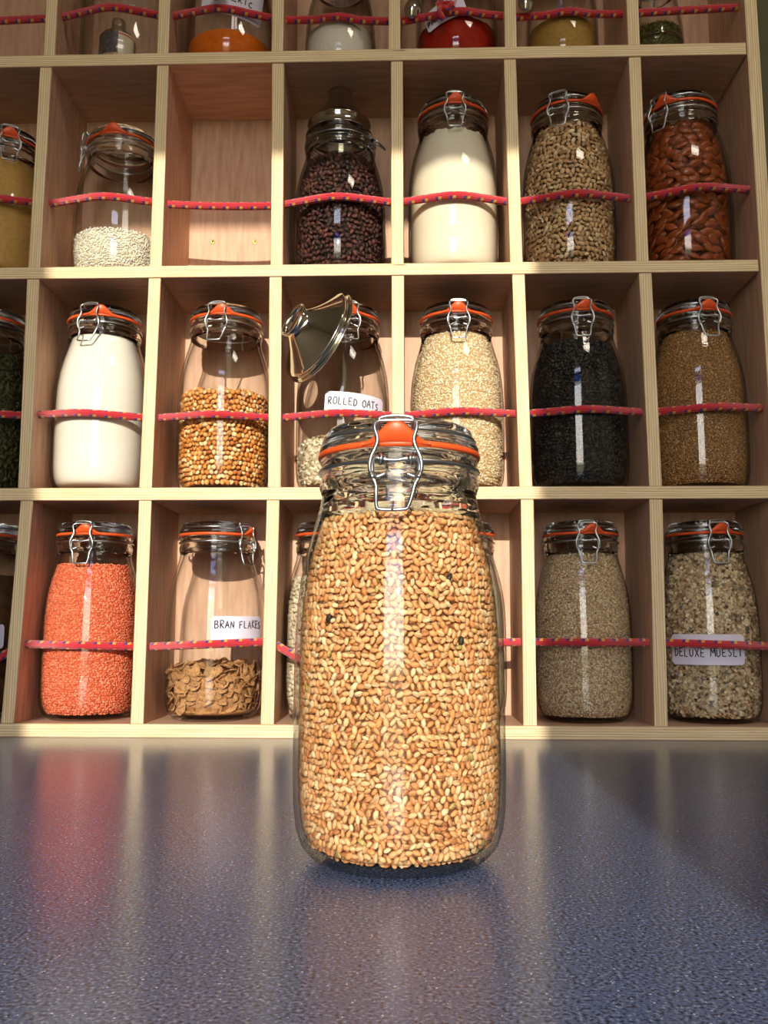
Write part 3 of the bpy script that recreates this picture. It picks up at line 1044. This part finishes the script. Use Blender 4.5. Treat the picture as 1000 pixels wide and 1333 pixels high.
scatter('golden_linseed', 'fine golden brown linseed filling the far right second-row jar', 'seeds', J(0.4490, Z2), 0.240, (0.0021, 0.0012, 0.0009),
        [((176, 132, 78), 4), ((198, 156, 100), 2), ((150, 106, 58), 2), ((222, 190, 140), 0.5)], (120, 82, 44), R=0.985, shape=E_LO, dens=0.72, layers=1, mat=M['shiny'])

# third row
make_jar('short clip jar of tan powder cut off at the left edge, third row', J(-0.624, Z3), 0.5, hz=-0.040)
powder('tan_powder', 'fine tan flour in the cut-off jar at the left of the third row', 'flour', J(-0.624, Z3), 0.192, (196, 156, 88), (184, 142, 76), hz=-0.040, nscale=200)
make_jar('short clip jar with white rice in its bottom quarter, third row', J(-0.4370, Z3), -1.2, hz=-0.040, tab=1.25)
scatter('white_rice', 'white rice lying in the bottom of the short third-row jar', 'rice', J(-0.4370, Z3), 0.066, (0.0032, 0.0011, 0.0010),
        [((244, 238, 218), 4), ((250, 247, 234), 3), ((232, 222, 196), 1)], (232, 222, 196), hz=-0.040, shape=E_LO, dens=0.85)
jr = make_jar('lidless jar of dark raisins with a steel funnel on its mouth, third row', J(-0.0905, Z3), 1.15, R=1.01, hz=-0.030, lid=False, side_clip=True)
scatter('raisins', 'dark wrinkled raisins in the lidless third-row jar', 'raisins', J(-0.0905, Z3), 0.190, (0.0050, 0.0037, 0.0030),
        [((70, 34, 28), 3), ((92, 48, 38), 2), ((48, 24, 20), 3)], (24, 12, 10), R=1.01, hz=-0.030, shape=RAIS, shape2=E_LO, mat=M['raisin'], dens=0.84, flatten=False, relax=4, tilt=0.35)
make_jar('closed clip jar full of creamy white powder, third row centre', J(0.0870, Z3), 0.0, tab=0.03)
powder('milk_powder', 'cream-white flour with a ragged top in the third-row jar', 'flour', J(0.0870, Z3), 0.226, (240, 232, 208), (234, 224, 198), nscale=10, bump=(0.1, 0.001), ragged=0.003)
make_jar('closed clip jar of sunflower seeds with the clasp turned left, third row', J(0.2650, Z3), -0.38, tab=0.95)
scatter('sunflower_seeds', 'pale tan hulled sunflower seeds in the third-row jar', 'seeds', J(0.2650, Z3), 0.238, (0.0047, 0.0031, 0.0018),
        [((222, 182, 132), 4), ((234, 202, 156), 3), ((200, 156, 106), 2), ((246, 230, 192), 0.5)], (84, 56, 30), shape=B_MD, shape2=E_LO, dens=0.98, relax=6, field=1.2, tilt=0.3)
make_jar('closed clip jar of whole brown almonds at the right end of the third row', J(0.4430, Z3), -0.85, tab=0.12)

# top row (only the foot of each jar is in view)
make_jar('wide empty-looking clip jar behind the rope in the top row, left', J(-0.440, Z4), -0.9)
make_jar('clip jar of orange turmeric with a white label, top row', J(-0.2700, Z4), -0.4, hz=-0.06)
scatter_dummy = None
powder('turmeric', 'heap of bright orange turmeric powder in a top-row jar', 'spice', J(-0.2700, Z4), 0.046, (222, 112, 20), (206, 96, 14), hz=-0.06, top='cone', nscale=120, ragged=0.001)
powder('salt', 'fine white salt in the small top-row jar', 'salt', J(-0.092, Z4), 0.066, (232, 226, 214), (224, 218, 204), R=0.80, hz=-0.08, nscale=200)
make_jar('small clip jar of fine white salt in the top row', J(-0.092, Z4), 0.1, R=0.80, hz=-0.08)
jp = make_jar('clip jar of dark red paprika with a torn white label, behind the rope knot', J(0.094, Z4), 0.2, R=0.92, hz=-0.06)
powder('paprika', 'deep red paprika powder in the top-row jar behind the knot', 'spice', J(0.094, Z4), 0.064, (170, 34, 14), (150, 24, 10), R=0.92, hz=-0.06, nscale=90)
make_jar('clip jar of yellowish ground cumin, top row right', J(0.262, Z4), -0.3, R=0.80, hz=-0.06)
powder('ground_cumin', 'yellow-brown ground cumin in the top-row jar', 'spice', J(0.262, Z4), 0.068, (176, 140, 72), (160, 124, 60), R=0.80, hz=-0.06, nscale=220, top='dome')
make_jar('slim clip jar of dried green herbs at the right end of the top row', J(0.4090, Z4), 0.0, R=0.62, hz=-0.10)
scatter('dried_herbs', 'dried green herbs in the slim jar at the right of the top row', 'herbs', J(0.4090, Z4), 0.066, (0.0036, 0.0007, 0.0006),
        [((108, 108, 48), 3), ((86, 92, 38), 3), ((140, 134, 70), 1)], (60, 60, 26), R=0.62, hz=-0.10, shape=E_LO, dens=0.9)

# ------------------------------------------------------------------ the big jar of wheat on the counter
MAIN = (0.0105, -0.622, GAP)
jw = make_jar('large closed clip jar of wheat standing alone on the blue counter', MAIN, -0.02, tab=0.0, lever=-0.002, n=112, thick_from=0.226)
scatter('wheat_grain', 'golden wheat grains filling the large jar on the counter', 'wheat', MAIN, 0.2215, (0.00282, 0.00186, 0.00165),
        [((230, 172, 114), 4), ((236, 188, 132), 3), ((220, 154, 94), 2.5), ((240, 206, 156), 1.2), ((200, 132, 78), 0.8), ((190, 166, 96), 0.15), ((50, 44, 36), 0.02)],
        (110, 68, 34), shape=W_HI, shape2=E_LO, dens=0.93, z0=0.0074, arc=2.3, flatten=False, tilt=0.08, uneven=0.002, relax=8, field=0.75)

# ------------------------------------------------------------------ almonds, one by one
def almond_mesh(seed, name='almond'):
    rg = random.Random(seed)
    V, Fc, S = ellipsoid(10, 6)
    out = []
    for x, y, z in V:
        t = (x + 1) / 2
        wdt = (math.sin(PI * min(1, t) ** 0.78)) ** 0.75 if 0 < t < 1 else 0
        rr = math.hypot(y, z)
        if rr > 1e-6: y, z = y / rr * wdt, z / rr * wdt
        out.append((x * 0.0118, y * 0.0066 * (0.94 + 0.1 * rg.random()), z * 0.0039))
    me = bpy.data.meshes.new(name)
    me.from_pydata(out, [], [tuple(int(i) for i in f) for f in Fc])
    me.polygons.foreach_set('use_smooth', [True] * len(me.polygons))
    me.materials.append(M['almond'])
    return me


k = Nodes('almond_skin')
oi = k.n('ObjectInfo')
n = k.noise(300, 3, scl=(0.15, 1, 1))
c = k.ramp(n.outputs[0], [(0.3, lin4(112, 46, 12)), (0.7, lin4(176, 88, 34))])
c = k.mix(k.math('MULTIPLY', oi.outputs['Random'], 0.5), c, lin4(132, 52, 16))
k.l(c, k.b.inputs['Base Color']); k.set(Roughness=0.34); k.bump(n.outputs[0], 0.5, 0.0006)
M['almond'] = k.m
AM = [almond_mesh(s) for s in range(4)]
ajx, ajz = 0.4430, Z3 + GAP
z = 0.0165; row = 0
cnt = 0
while z < 0.236:
    r = float(inner_r(z)) - 0.0062
    stp = 0.0205
    nn_ = int(2 * 1.75 * r / stp)
    for i in range(nn_):
        th = -1.75 + 3.5 * (i + 0.5 * (row % 2)) / nn_ + random.gauss(0, 0.05)
        zz = z + random.gauss(0, 0.0012)
        rr = min(r, float(inner_r(zz)) - 0.0062) - random.random() * 0.002
        o = bpy.data.objects.new('almond', random.choice(AM))
        COL.objects.link(o)
        nrm = Vector((math.sin(th), -math.cos(th), 0)); tn = Vector((math.cos(th), math.sin(th), 0))
        an = random.gauss(0, 0.42) + (PI if random.random() < .5 else 0)
        ax = (tn * math.cos(an) + Vector((0, 0, 1)) * math.sin(an) + nrm * random.gauss(0, 0.05)).normalized()
        nz = (nrm - ax * nrm.dot(ax)).normalized(); ny = nz.cross(ax)
        q = Matrix((ax, ny, nz)).transposed().to_4x4()
        q = q @ Matrix.Rotation(random.gauss(0, 0.25), 4, 'X')
        q.translation = (ajx + nrm.x * rr, YC + nrm.y * rr, ajz + zz)
        o.matrix_world = q
        tag(o, 'whole brown almond with wrinkled skin in the third-row jar', 'almond', 'almonds in the jar')
        cnt += 1
    z += 0.0118; row += 1
scatter('almond_heap', 'inner mass of almonds behind those against the glass, third-row jar', 'almonds', (ajx, YC, ajz), 0.236, (0.0100, 0.0060, 0.0036),
        [((128, 62, 26), 3), ((108, 48, 20), 3), ((150, 80, 38), 1)], (46, 20, 8), R=0.90, shape=B_MD, dens=0.55, layers=1, arc=PI, flatten=True, tilt=0.3, bias=0.5, z0=0.012)

# ------------------------------------------------------------------ bran flakes, one by one
k = Nodes('bran_flake_crust')
n = k.noise(420, 4); n2 = k.noise(60, 2)
oi = k.n('ObjectInfo')
c = k.ramp(n.outputs[0], [(0.3, lin4(150, 104, 62)), (0.6, lin4(196, 150, 100)), (0.8, lin4(222, 184, 136))])
c = k.mix(k.math('MULTIPLY', oi.outputs['Random'], 0.45), c, lin4(160, 112, 68))
k.l(c, k.b.inputs['Base Color']); k.set(Roughness=0.8); k.bump(n.outputs[0], 0.9, 0.0012)
M['bran'] = k.m


def flake_mesh(seed):
    rg = random.Random(seed)
    n = 14
    V = []
    rim = [0.0095 * (0.8 + 0.35 * rg.random()) for _ in range(n)]
    c1, c2 = rg.uniform(-30, 40), rg.uniform(20, 60)
    for side in (0.0004, -0.0004):
        for fr_ in (0.0, 0.5, 1.0):
            if fr_ == 0:
                V.append((0, 0, side)); continue
            for kk in range(n):
                a = 2 * PI * kk / n
                r = rim[kk] * fr_
                x, y = r * math.cos(a), r * 0.82 * math.sin(a)
                zz = c1 * x * x + c2 * y * y + 0.0006 * math.sin(3 * a + seed) * fr_ + rg.uniform(-1, 1) * 0.0003
                V.append((x, y, zz + side))
    Fc = []
    h = 2 * n + 1
    for kk in range(n):
        k2 = (kk + 1) % n
        Fc += [(0, 1 + kk, 1 + k2), (1 + kk, 1 + n + kk, 1 + n + k2, 1 + k2)]
        Fc += [(h, h + 1 + k2, h + 1 + kk), (h + 1 + kk, h + 1 + k2, h + 1 + n + k2, h + 1 + n + kk)]
        Fc.append((1 + n + kk, h + 1 + n + kk, h + 1 + n + k2, 1 + n + k2))
    me = bpy.data.meshes.new('bran_flake')
    me.from_pydata(V, [], Fc)
    me.polygons.foreach_set('use_smooth', [True] * len(me.polygons))
    me.materials.append(M['bran'])
    return me


FMs = [flake_mesh(s) for s in range(6)]
bx, bz = -0.2700, Z1 + GAP


def put_flake(x, y, z, nrm, spin):
    o = bpy.data.objects.new('bran_flake', random.choice(FMs))
    COL.objects.link(o)
    nrm = nrm.normalized()
    q = nrm.to_track_quat('Z', 'Y').to_matrix().to_4x4() @ Matrix.Rotation(spin, 4, 'Z')
    q.translation = (bx + x, YC + y, bz + z)
    o.matrix_world = q
    tag(o, 'curled brown bran flake in the bottom quarter of the labelled jar', 'flake', 'bran flakes in the jar')


for ri, z in enumerate(np.arange(0.020, 0.072, 0.0085)):
    r = float(inner_r(z)) - 0.0052
    nn_ = int(2 * 2.0 * r / 0.0125)
    for i in range(nn_):
        th = -2.0 + 4.0 * (i + 0.5 * (ri % 2)) / nn_ + random.gauss(0, 0.06)
        zz = z + random.gauss(0, 0.002)
        rr = r - random.random() * 0.003
        tl = random.gauss(0.3, 0.55)
        nv = Vector((math.sin(th) * math.cos(tl), -math.cos(th) * math.cos(tl), math.sin(tl))) + Vector((random.gauss(0, .25), random.gauss(0, .25), 0))
        put_flake(math.sin(th) * rr, -math.cos(th) * rr, zz, nv, random.random() * 6.28)
for i in range(46):
    a = random.random() * 6.28; r = 0.052 * math.sqrt(random.random())
    put_flake(r * math.cos(a), r * math.sin(a), 0.0735 + random.random() * 0.006, Vector((random.gauss(0, .4), random.gauss(0, .4), 1)), random.random() * 6.28)
powder('bran_dust', 'bran crumbs packed behind and below the flakes in the labelled jar', 'cereal', (bx, YC, bz), 0.066, (186, 138, 88), (140, 96, 56), R=0.88, nscale=160, bump=(0.9, 0.004), ragged=0.003)
powder('bran_crumbs', 'fine pale bran crumbs at the very bottom of the labelled jar', 'cereal', (bx, YC, bz), 0.0135, (200, 150, 98), (170, 120, 74), nscale=300, bump=(0.6, 0.002), gap=0.0012)

# ------------------------------------------------------------------ steel funnels
def funnel(label, loc, rot, s=1.0, band=0.017, ext=0.0):
    o = thing('steel_funnel', label, 'funnel', loc)
    o.rotation_euler = rot
    pr = [(0.0520, 0.0), (0.0512, 0.0012), (0.0498, 0.003), (0.0490, band * .3), (0.0486, band * .5), (0.0490, band * .72), (0.0500, band * .93), (0.0497, band + 0.0006), (0.0465, band + 0.0020), (0.0380, band + 0.0085 + ext * .2), (0.0280, band + 0.0175 + ext * .5), (0.0205, band + 0.0255 + ext * .7), (0.0180, band + 0.029 + ext * .75), (0.0174, band + 0.033 + ext * .9), (0.0186, band + 0.0385 + ext),
          (0.0174, band + 0.0385 + ext), (0.0168, band + 0.029 + ext * .75), (0.0195, band + 0.0245 + ext * .7), (0.0272, band + 0.0165 + ext * .5), (0.0372, band + 0.0075 + ext * .2), (0.0458, band + 0.0008), (0.0480, band - 0.002), (0.0484, 0.003), (0.0504, 0.0004)]
    v, f = lathe_data([(r * s, z * s) for r, z in pr], 96, True)
    mesh_obj('cone', v, f, M['steel'], o, True)
    v, f = merge([tube_data([(0.0515 * s * math.cos(a), 0.0515 * s * math.sin(a), 0.0006 * s) for a in np.linspace(0, 2 * PI, 72, endpoint=False)], 0.0011 * s, 8, True)[:2]])
    mesh_obj('rolled_rim', v, f, M['steel'], o, True)
    return o


funnel('steel funnel turned upside down on the mouth of the raisin jar', (-0.0915, YC - 0.012, Z3 + 0.2640 - 0.030 + GAP + 0.0008), (0, 0, 0), 1.0, 0.019, 0.018)
# leaning funnel: spout towards upper left, wide rim down to the right
fax = Vector((-0.74, -0.56, 0.36)).normalized()
q = fax.to_track_quat('Z', 'Y').to_euler()
funnel('large shiny steel funnel wedged on its side between divider and rolled oats jar', (-0.1085, -0.012, Z2 + 0.2130), q, 1.38, 0.008, -0.010)

# ------------------------------------------------------------------ ropes
HY = 0.026
def rope(label, zs, jars, z_fun=None, knot=False):
    """zs: rope height at divider/side positions; jars: (x centre, bulge y)"""
    xs = sorted(zs)
    pts = []
    X = np.arange(XL, 0.5225, 0.006)
    for x in X:
        z = float(np.interp(x, xs, [zs[q] for q in xs]))
        y = HY
        for (jx, jr) in jars:
            d = (x - jx)
            rr_ = jr + 0.0058
            if abs(d) < 0.089:
                # tangent-like sweep round the front of the jar
                yj = YC - math.sqrt(max(0, rr_ ** 2 - d ** 2)) if abs(d) < rr_ else 9
                lim = 0.030
                if abs(d) <= lim: y = yj
                else:
                    y0 = YC - math.sqrt(rr_ ** 2 - lim ** 2)
                    t = (abs(d) - lim) / (0.089 - lim)
                    y = y0 + (HY - y0) * t
                y = min(y, HY)
        if z_fun: z, y = z_fun(x, z, y)
        pts.append((x, y, z))
    # smooth
    P_ = np.array(pts)
    for _ in range(2):
        P_[1:-1] = 0.25 * P_[:-2] + 0.5 * P_[1:-1] + 0.25 * P_[2:]
    pts = [(-0.7215, HY, zs[xs[0]])] + [tuple(p) for p in P_[1:]]
    v, f, uv = tube_data(pts, 0.0058, 12, uv=True)
    o = mesh_obj('rope', v, f, M['rope'], None, True, uvs=uv)
    tag(o, label, 'rope')
    return o


def sag3(x, z, y):
    for a, b, dp, dy in ((-0.1767, 0.001, 0.034, 0.010), (-0.713, -0.532, 0.040, 0.008)):
        if a < x < b:
            t = (x - a) / (b - a); s = math.sin(PI * t)
            z -= dp * s; y -= dy * s
    return z, y


rope('red rope with blue and yellow flecks across the bottom row of jars', {-0.72: 0.126, -0.533: 0.126, -0.35: 0.1225, -0.177: 0.130, 0.001: 0.128, 0.18: 0.130, 0.357: 0.130, 0.52: 0.125},
     [(-0.625, .0705), (-0.4535, .0705), (-0.27, .0705), (-0.0975, .069), (0.089, .0685), (0.269, .0695), (0.45, .071)], sag3)
rope('red flecked rope across the second row, in front of the popping corn and black beans', {-0.72: 0.458, -0.53: 0.458, -0.357: 0.453, -0.18: 0.452, 0.0: 0.454, 0.18: 0.456, 0.36: 0.457, 0.52: 0.462},
     [(-0.634, .0705), (-0.453, .0705), (-0.264, .0705), (-0.0835, .0715), (0.089, .0705), (0.27, .0726), (0.449, .0695)])


def slack(x, z, y):
    if -0.355 < x < -0.178:
        t = (x + 0.355) / 0.177
        z -= 0.004 * math.sin(PI * t); y = 0.026 - 0.004 * math.sin(PI * t)
    return z, y


rope('red flecked rope across the third row, passing the empty compartment', {-0.72: 0.787, -0.53: 0.787, -0.355: 0.784, -0.178: 0.779, 0.0: 0.781, 0.172: 0.779, 0.355: 0.782, 0.52: 0.793},
     [(-0.624, .0705), (-0.4370, .0705), (-0.0905, .0712), (0.087, .0705), (0.265, .0705), (0.443, .0705)], slack)
r0 = rope('red flecked rope with a frayed knot across the top row', {-0.72: 1.088, -0.53: 1.094, -0.356: 1.091, -0.181: 1.083, 0.0: 1.077, 0.171: 1.080, 0.3545: 1.083, 0.52: 1.090},
          [(-0.440, .0705), (-0.27, .0705), (-0.092, .0565), (0.094, .0650), (0.262, .0565), (0.409, .0440)])
# knot
kp = []
kc = Vector((0.072, 0.004, 1.0795))
for i in range(40):
    t = 2 * PI * i / 40
    kp.append(kc + Vector((0.0085 * math.sin(2 * t) + 0.002 * math.sin(t), -0.0035 + 0.006 * math.cos(3 * t) * 0.7, 0.0062 * (math.cos(t) + 0.5 * math.cos(2 * t)))))
v1, f1, u1 = tube_data(kp, 0.0042, 10, True, uv=True)
kn = mesh_obj('knot', v1, f1, M['rope'], r0, True, uvs=u1)
tp = smooth_path([kc + Vector((-0.006, -0.006, 0)), kc + Vector((-0.008, -0.010, -0.008)), kc + Vector((-0.006, -0.010, -0.016)), kc + Vector((-0.002, -0.008, -0.022))], 5)
v1, f1, u1 = tube_data(tp, 0.0040, 10, uv=True)
mesh_obj('loose_end', v1, f1, M['rope'], r0, True, uvs=u1)
fr_parts = []
rg = random.Random(3)
for i in range(46):
    b = kc + Vector((0.002 + rg.uniform(-0.012, 0.014), -0.006 + rg.uniform(-0.003, 0.003), rg.uniform(0.0, 0.004)))
    d = Vector((rg.uniform(-1, 1) * 0.006, rg.uniform(-1, 0.2) * 0.004, rg.uniform(0.3, 1.0) * 0.010))
    fr_parts.append(tube_data([b, b + d * 0.5 + Vector((rg.uniform(-1, 1) * .0015, 0, 0)), b + d], 0.00035, 4)[:2])
v, f = merge(fr_parts)
fy = mesh_obj('frayed_fibre', v, f, simple('red_fibre', lin4(206, 30, 40), 0.8), r0)
fy['kind'] = 'stuff'

# ------------------------------------------------------------------ spoons tucked behind the top rope
def spoon(label, x, z, y=-0.004, tiltz=0.0, s=1.0):
    o = thing('steel_spoon', label, 'spoon', (x, y, z), 0)
    o.rotation_euler = (0.0, tiltz, 0)
    V, Fc = [], []
    nr_, na = 7, 28
    for side, off in ((0, 0.0), (1, 0.0011)):
        for i in range(nr_ + 1):
            q = i / nr_
            for kk in range(na):
                a = 2 * PI * kk / na
                r = q
                X_ = 0.0125 * s * r * math.cos(a)
                Z_ = 0.0165 * s * r * math.sin(a) * (1.0 if math.sin(a) < 0 else 1.12)
                Y_ = -0.0075 * s * (1 - r * r) + off
                V.append((X_, Y_, Z_))
    m_ = (nr_ + 1) * na
    for i in range(nr_):
        for kk in range(na):
            k2 = (kk + 1) % na
            a = i * na
            Fc.append((a + kk, a + na + kk, a + na + k2, a + k2)); Fc.append((m_ + a + kk, m_ + a + k2, m_ + a + na + k2, m_ + a + na + kk))
    for kk in range(na):
        k2 = (kk + 1) % na; a = nr_ * na
        Fc.append((a + kk, m_ + a + kk, m_ + a + k2, a + k2))
    mesh_obj('bowl', V, Fc, M['steel'], o, True)
    hp = smooth_path([(0, 0.0005, 0.0175 * s), (0, 0.001, 0.030), (0, 0.0, 0.060), (0, -0.002, 0.105)], 5)
    v, f, _ = tube_data(hp, 0.0022, 10, rfun=lambda t: 0.9 + 0.6 * t)
    v = [(p[0], p[1] * 0.6, p[2]) for p in v]
    mesh_obj('handle', v, f, M['steel'], o, True)
    return o


spoon('steel spoon hanging bowl down in front of the turmeric jar', -0.2720, 1.1020, -0.0175)
spoon('steel spoon hanging bowl down in front of the salt jar', -0.0950, 1.1040, -0.0100)
spoon('spoon reflecting red beside the divider, left of the paprika jar', 0.0235, 1.0880, 0.012, 0.22)
spoon('steel spoon hanging beside the cumin jar near the divider', 0.1960, 1.0930, 0.008)

# top-row labels
jt = [o for o in bpy.data.objects if o.get('label', '').startswith('clip jar of orange turmeric')][0]
make_label(jt, 'TURMERIC', 0.25, 0.096, 0.100, 0.060, 0.0712, 0.010, start=-0.034, base=0.0905, tilt=-0.12, pitch=0.0084, word_r=0.0008)
make_label(jp, 'PAPRIKA', -0.35, 0.072, 0.068, 0.034, 0.0656, 0.009, start=-0.031, base=0.064, tilt=0.32)

# small spice jar inside the big top-left jar
sj = thing('spice_jar', 'small spice jar with dark and cream labels inside the top-left big jar', 'jar', (-0.440, 0.042, Z4 + 0.0095))
v, f = lathe_data([(0, 0), (0.026, 0), (0.0275, 0.002), (0.0275, 0.038), (0.024, 0.046), (0.0115, 0.054), (0.0105, 0.074), (0.0095, 0.074), (0.0100, 0.054), (0.022, 0.045), (0.0260, 0.037), (0.026, 0.003), (0, 0.003)], 40)
mesh_obj('glass_body', v, f, M['glass'], sj, True)


def sticker(name, a0, a1, z0, z1, r, mat):
    V, Fc = [], []
    n = 16
    for r_ in (r, r + 0.0004):
        for i in range(n + 1):
            a = a0 + (a1 - a0) * i / n
            V.append((r_ * math.sin(a), -r_ * math.cos(a), z0)); V.append((r_ * math.sin(a), -r_ * math.cos(a), z1))
    m_ = 2 * (n + 1)
    for i in range(n):
        a = 2 * i
        Fc += [(m_ + a, m_ + a + 2, m_ + a + 3, m_ + a + 1), (a, a + 1, a + 3, a + 2), (a, a + 2, m_ + a + 2, m_ + a), (a + 1, m_ + a + 1, m_ + a + 3, a + 3)]
    Fc += [(0, m_, m_ + 1, 1), (m_ - 2, m_ - 1, 2 * m_ - 1, 2 * m_ - 2)]
    return mesh_obj(name, V, Fc, mat, sj)


M['dlabel'] = simple('dark_foil_label', lin4(70, 62, 62), 0.35, noise=(160, lin4(118, 106, 104), 0.45, 0.7))
sticker('dark_label', -1.2, 0.35, 0.004, 0.040, 0.0277, M['dlabel'])
k = Nodes('cream_label')
s = k.n('SeparateXYZ'); k.l(k.n('TexCoord').outputs['Object'], s.inputs[0])
bd = k.math('LESS_THAN', k.math('ABSOLUTE', k.math('SUBTRACT', s.outputs[2], 0.0365)), 0.0012)
c = k.mix(bd, lin4(214, 202, 172), lin4(190, 40, 40))
k.l(c, k.b.inputs['Base Color'])
sticker('cream_label', 0.36, 1.35, 0.004, 0.040, 0.0277, k.m)
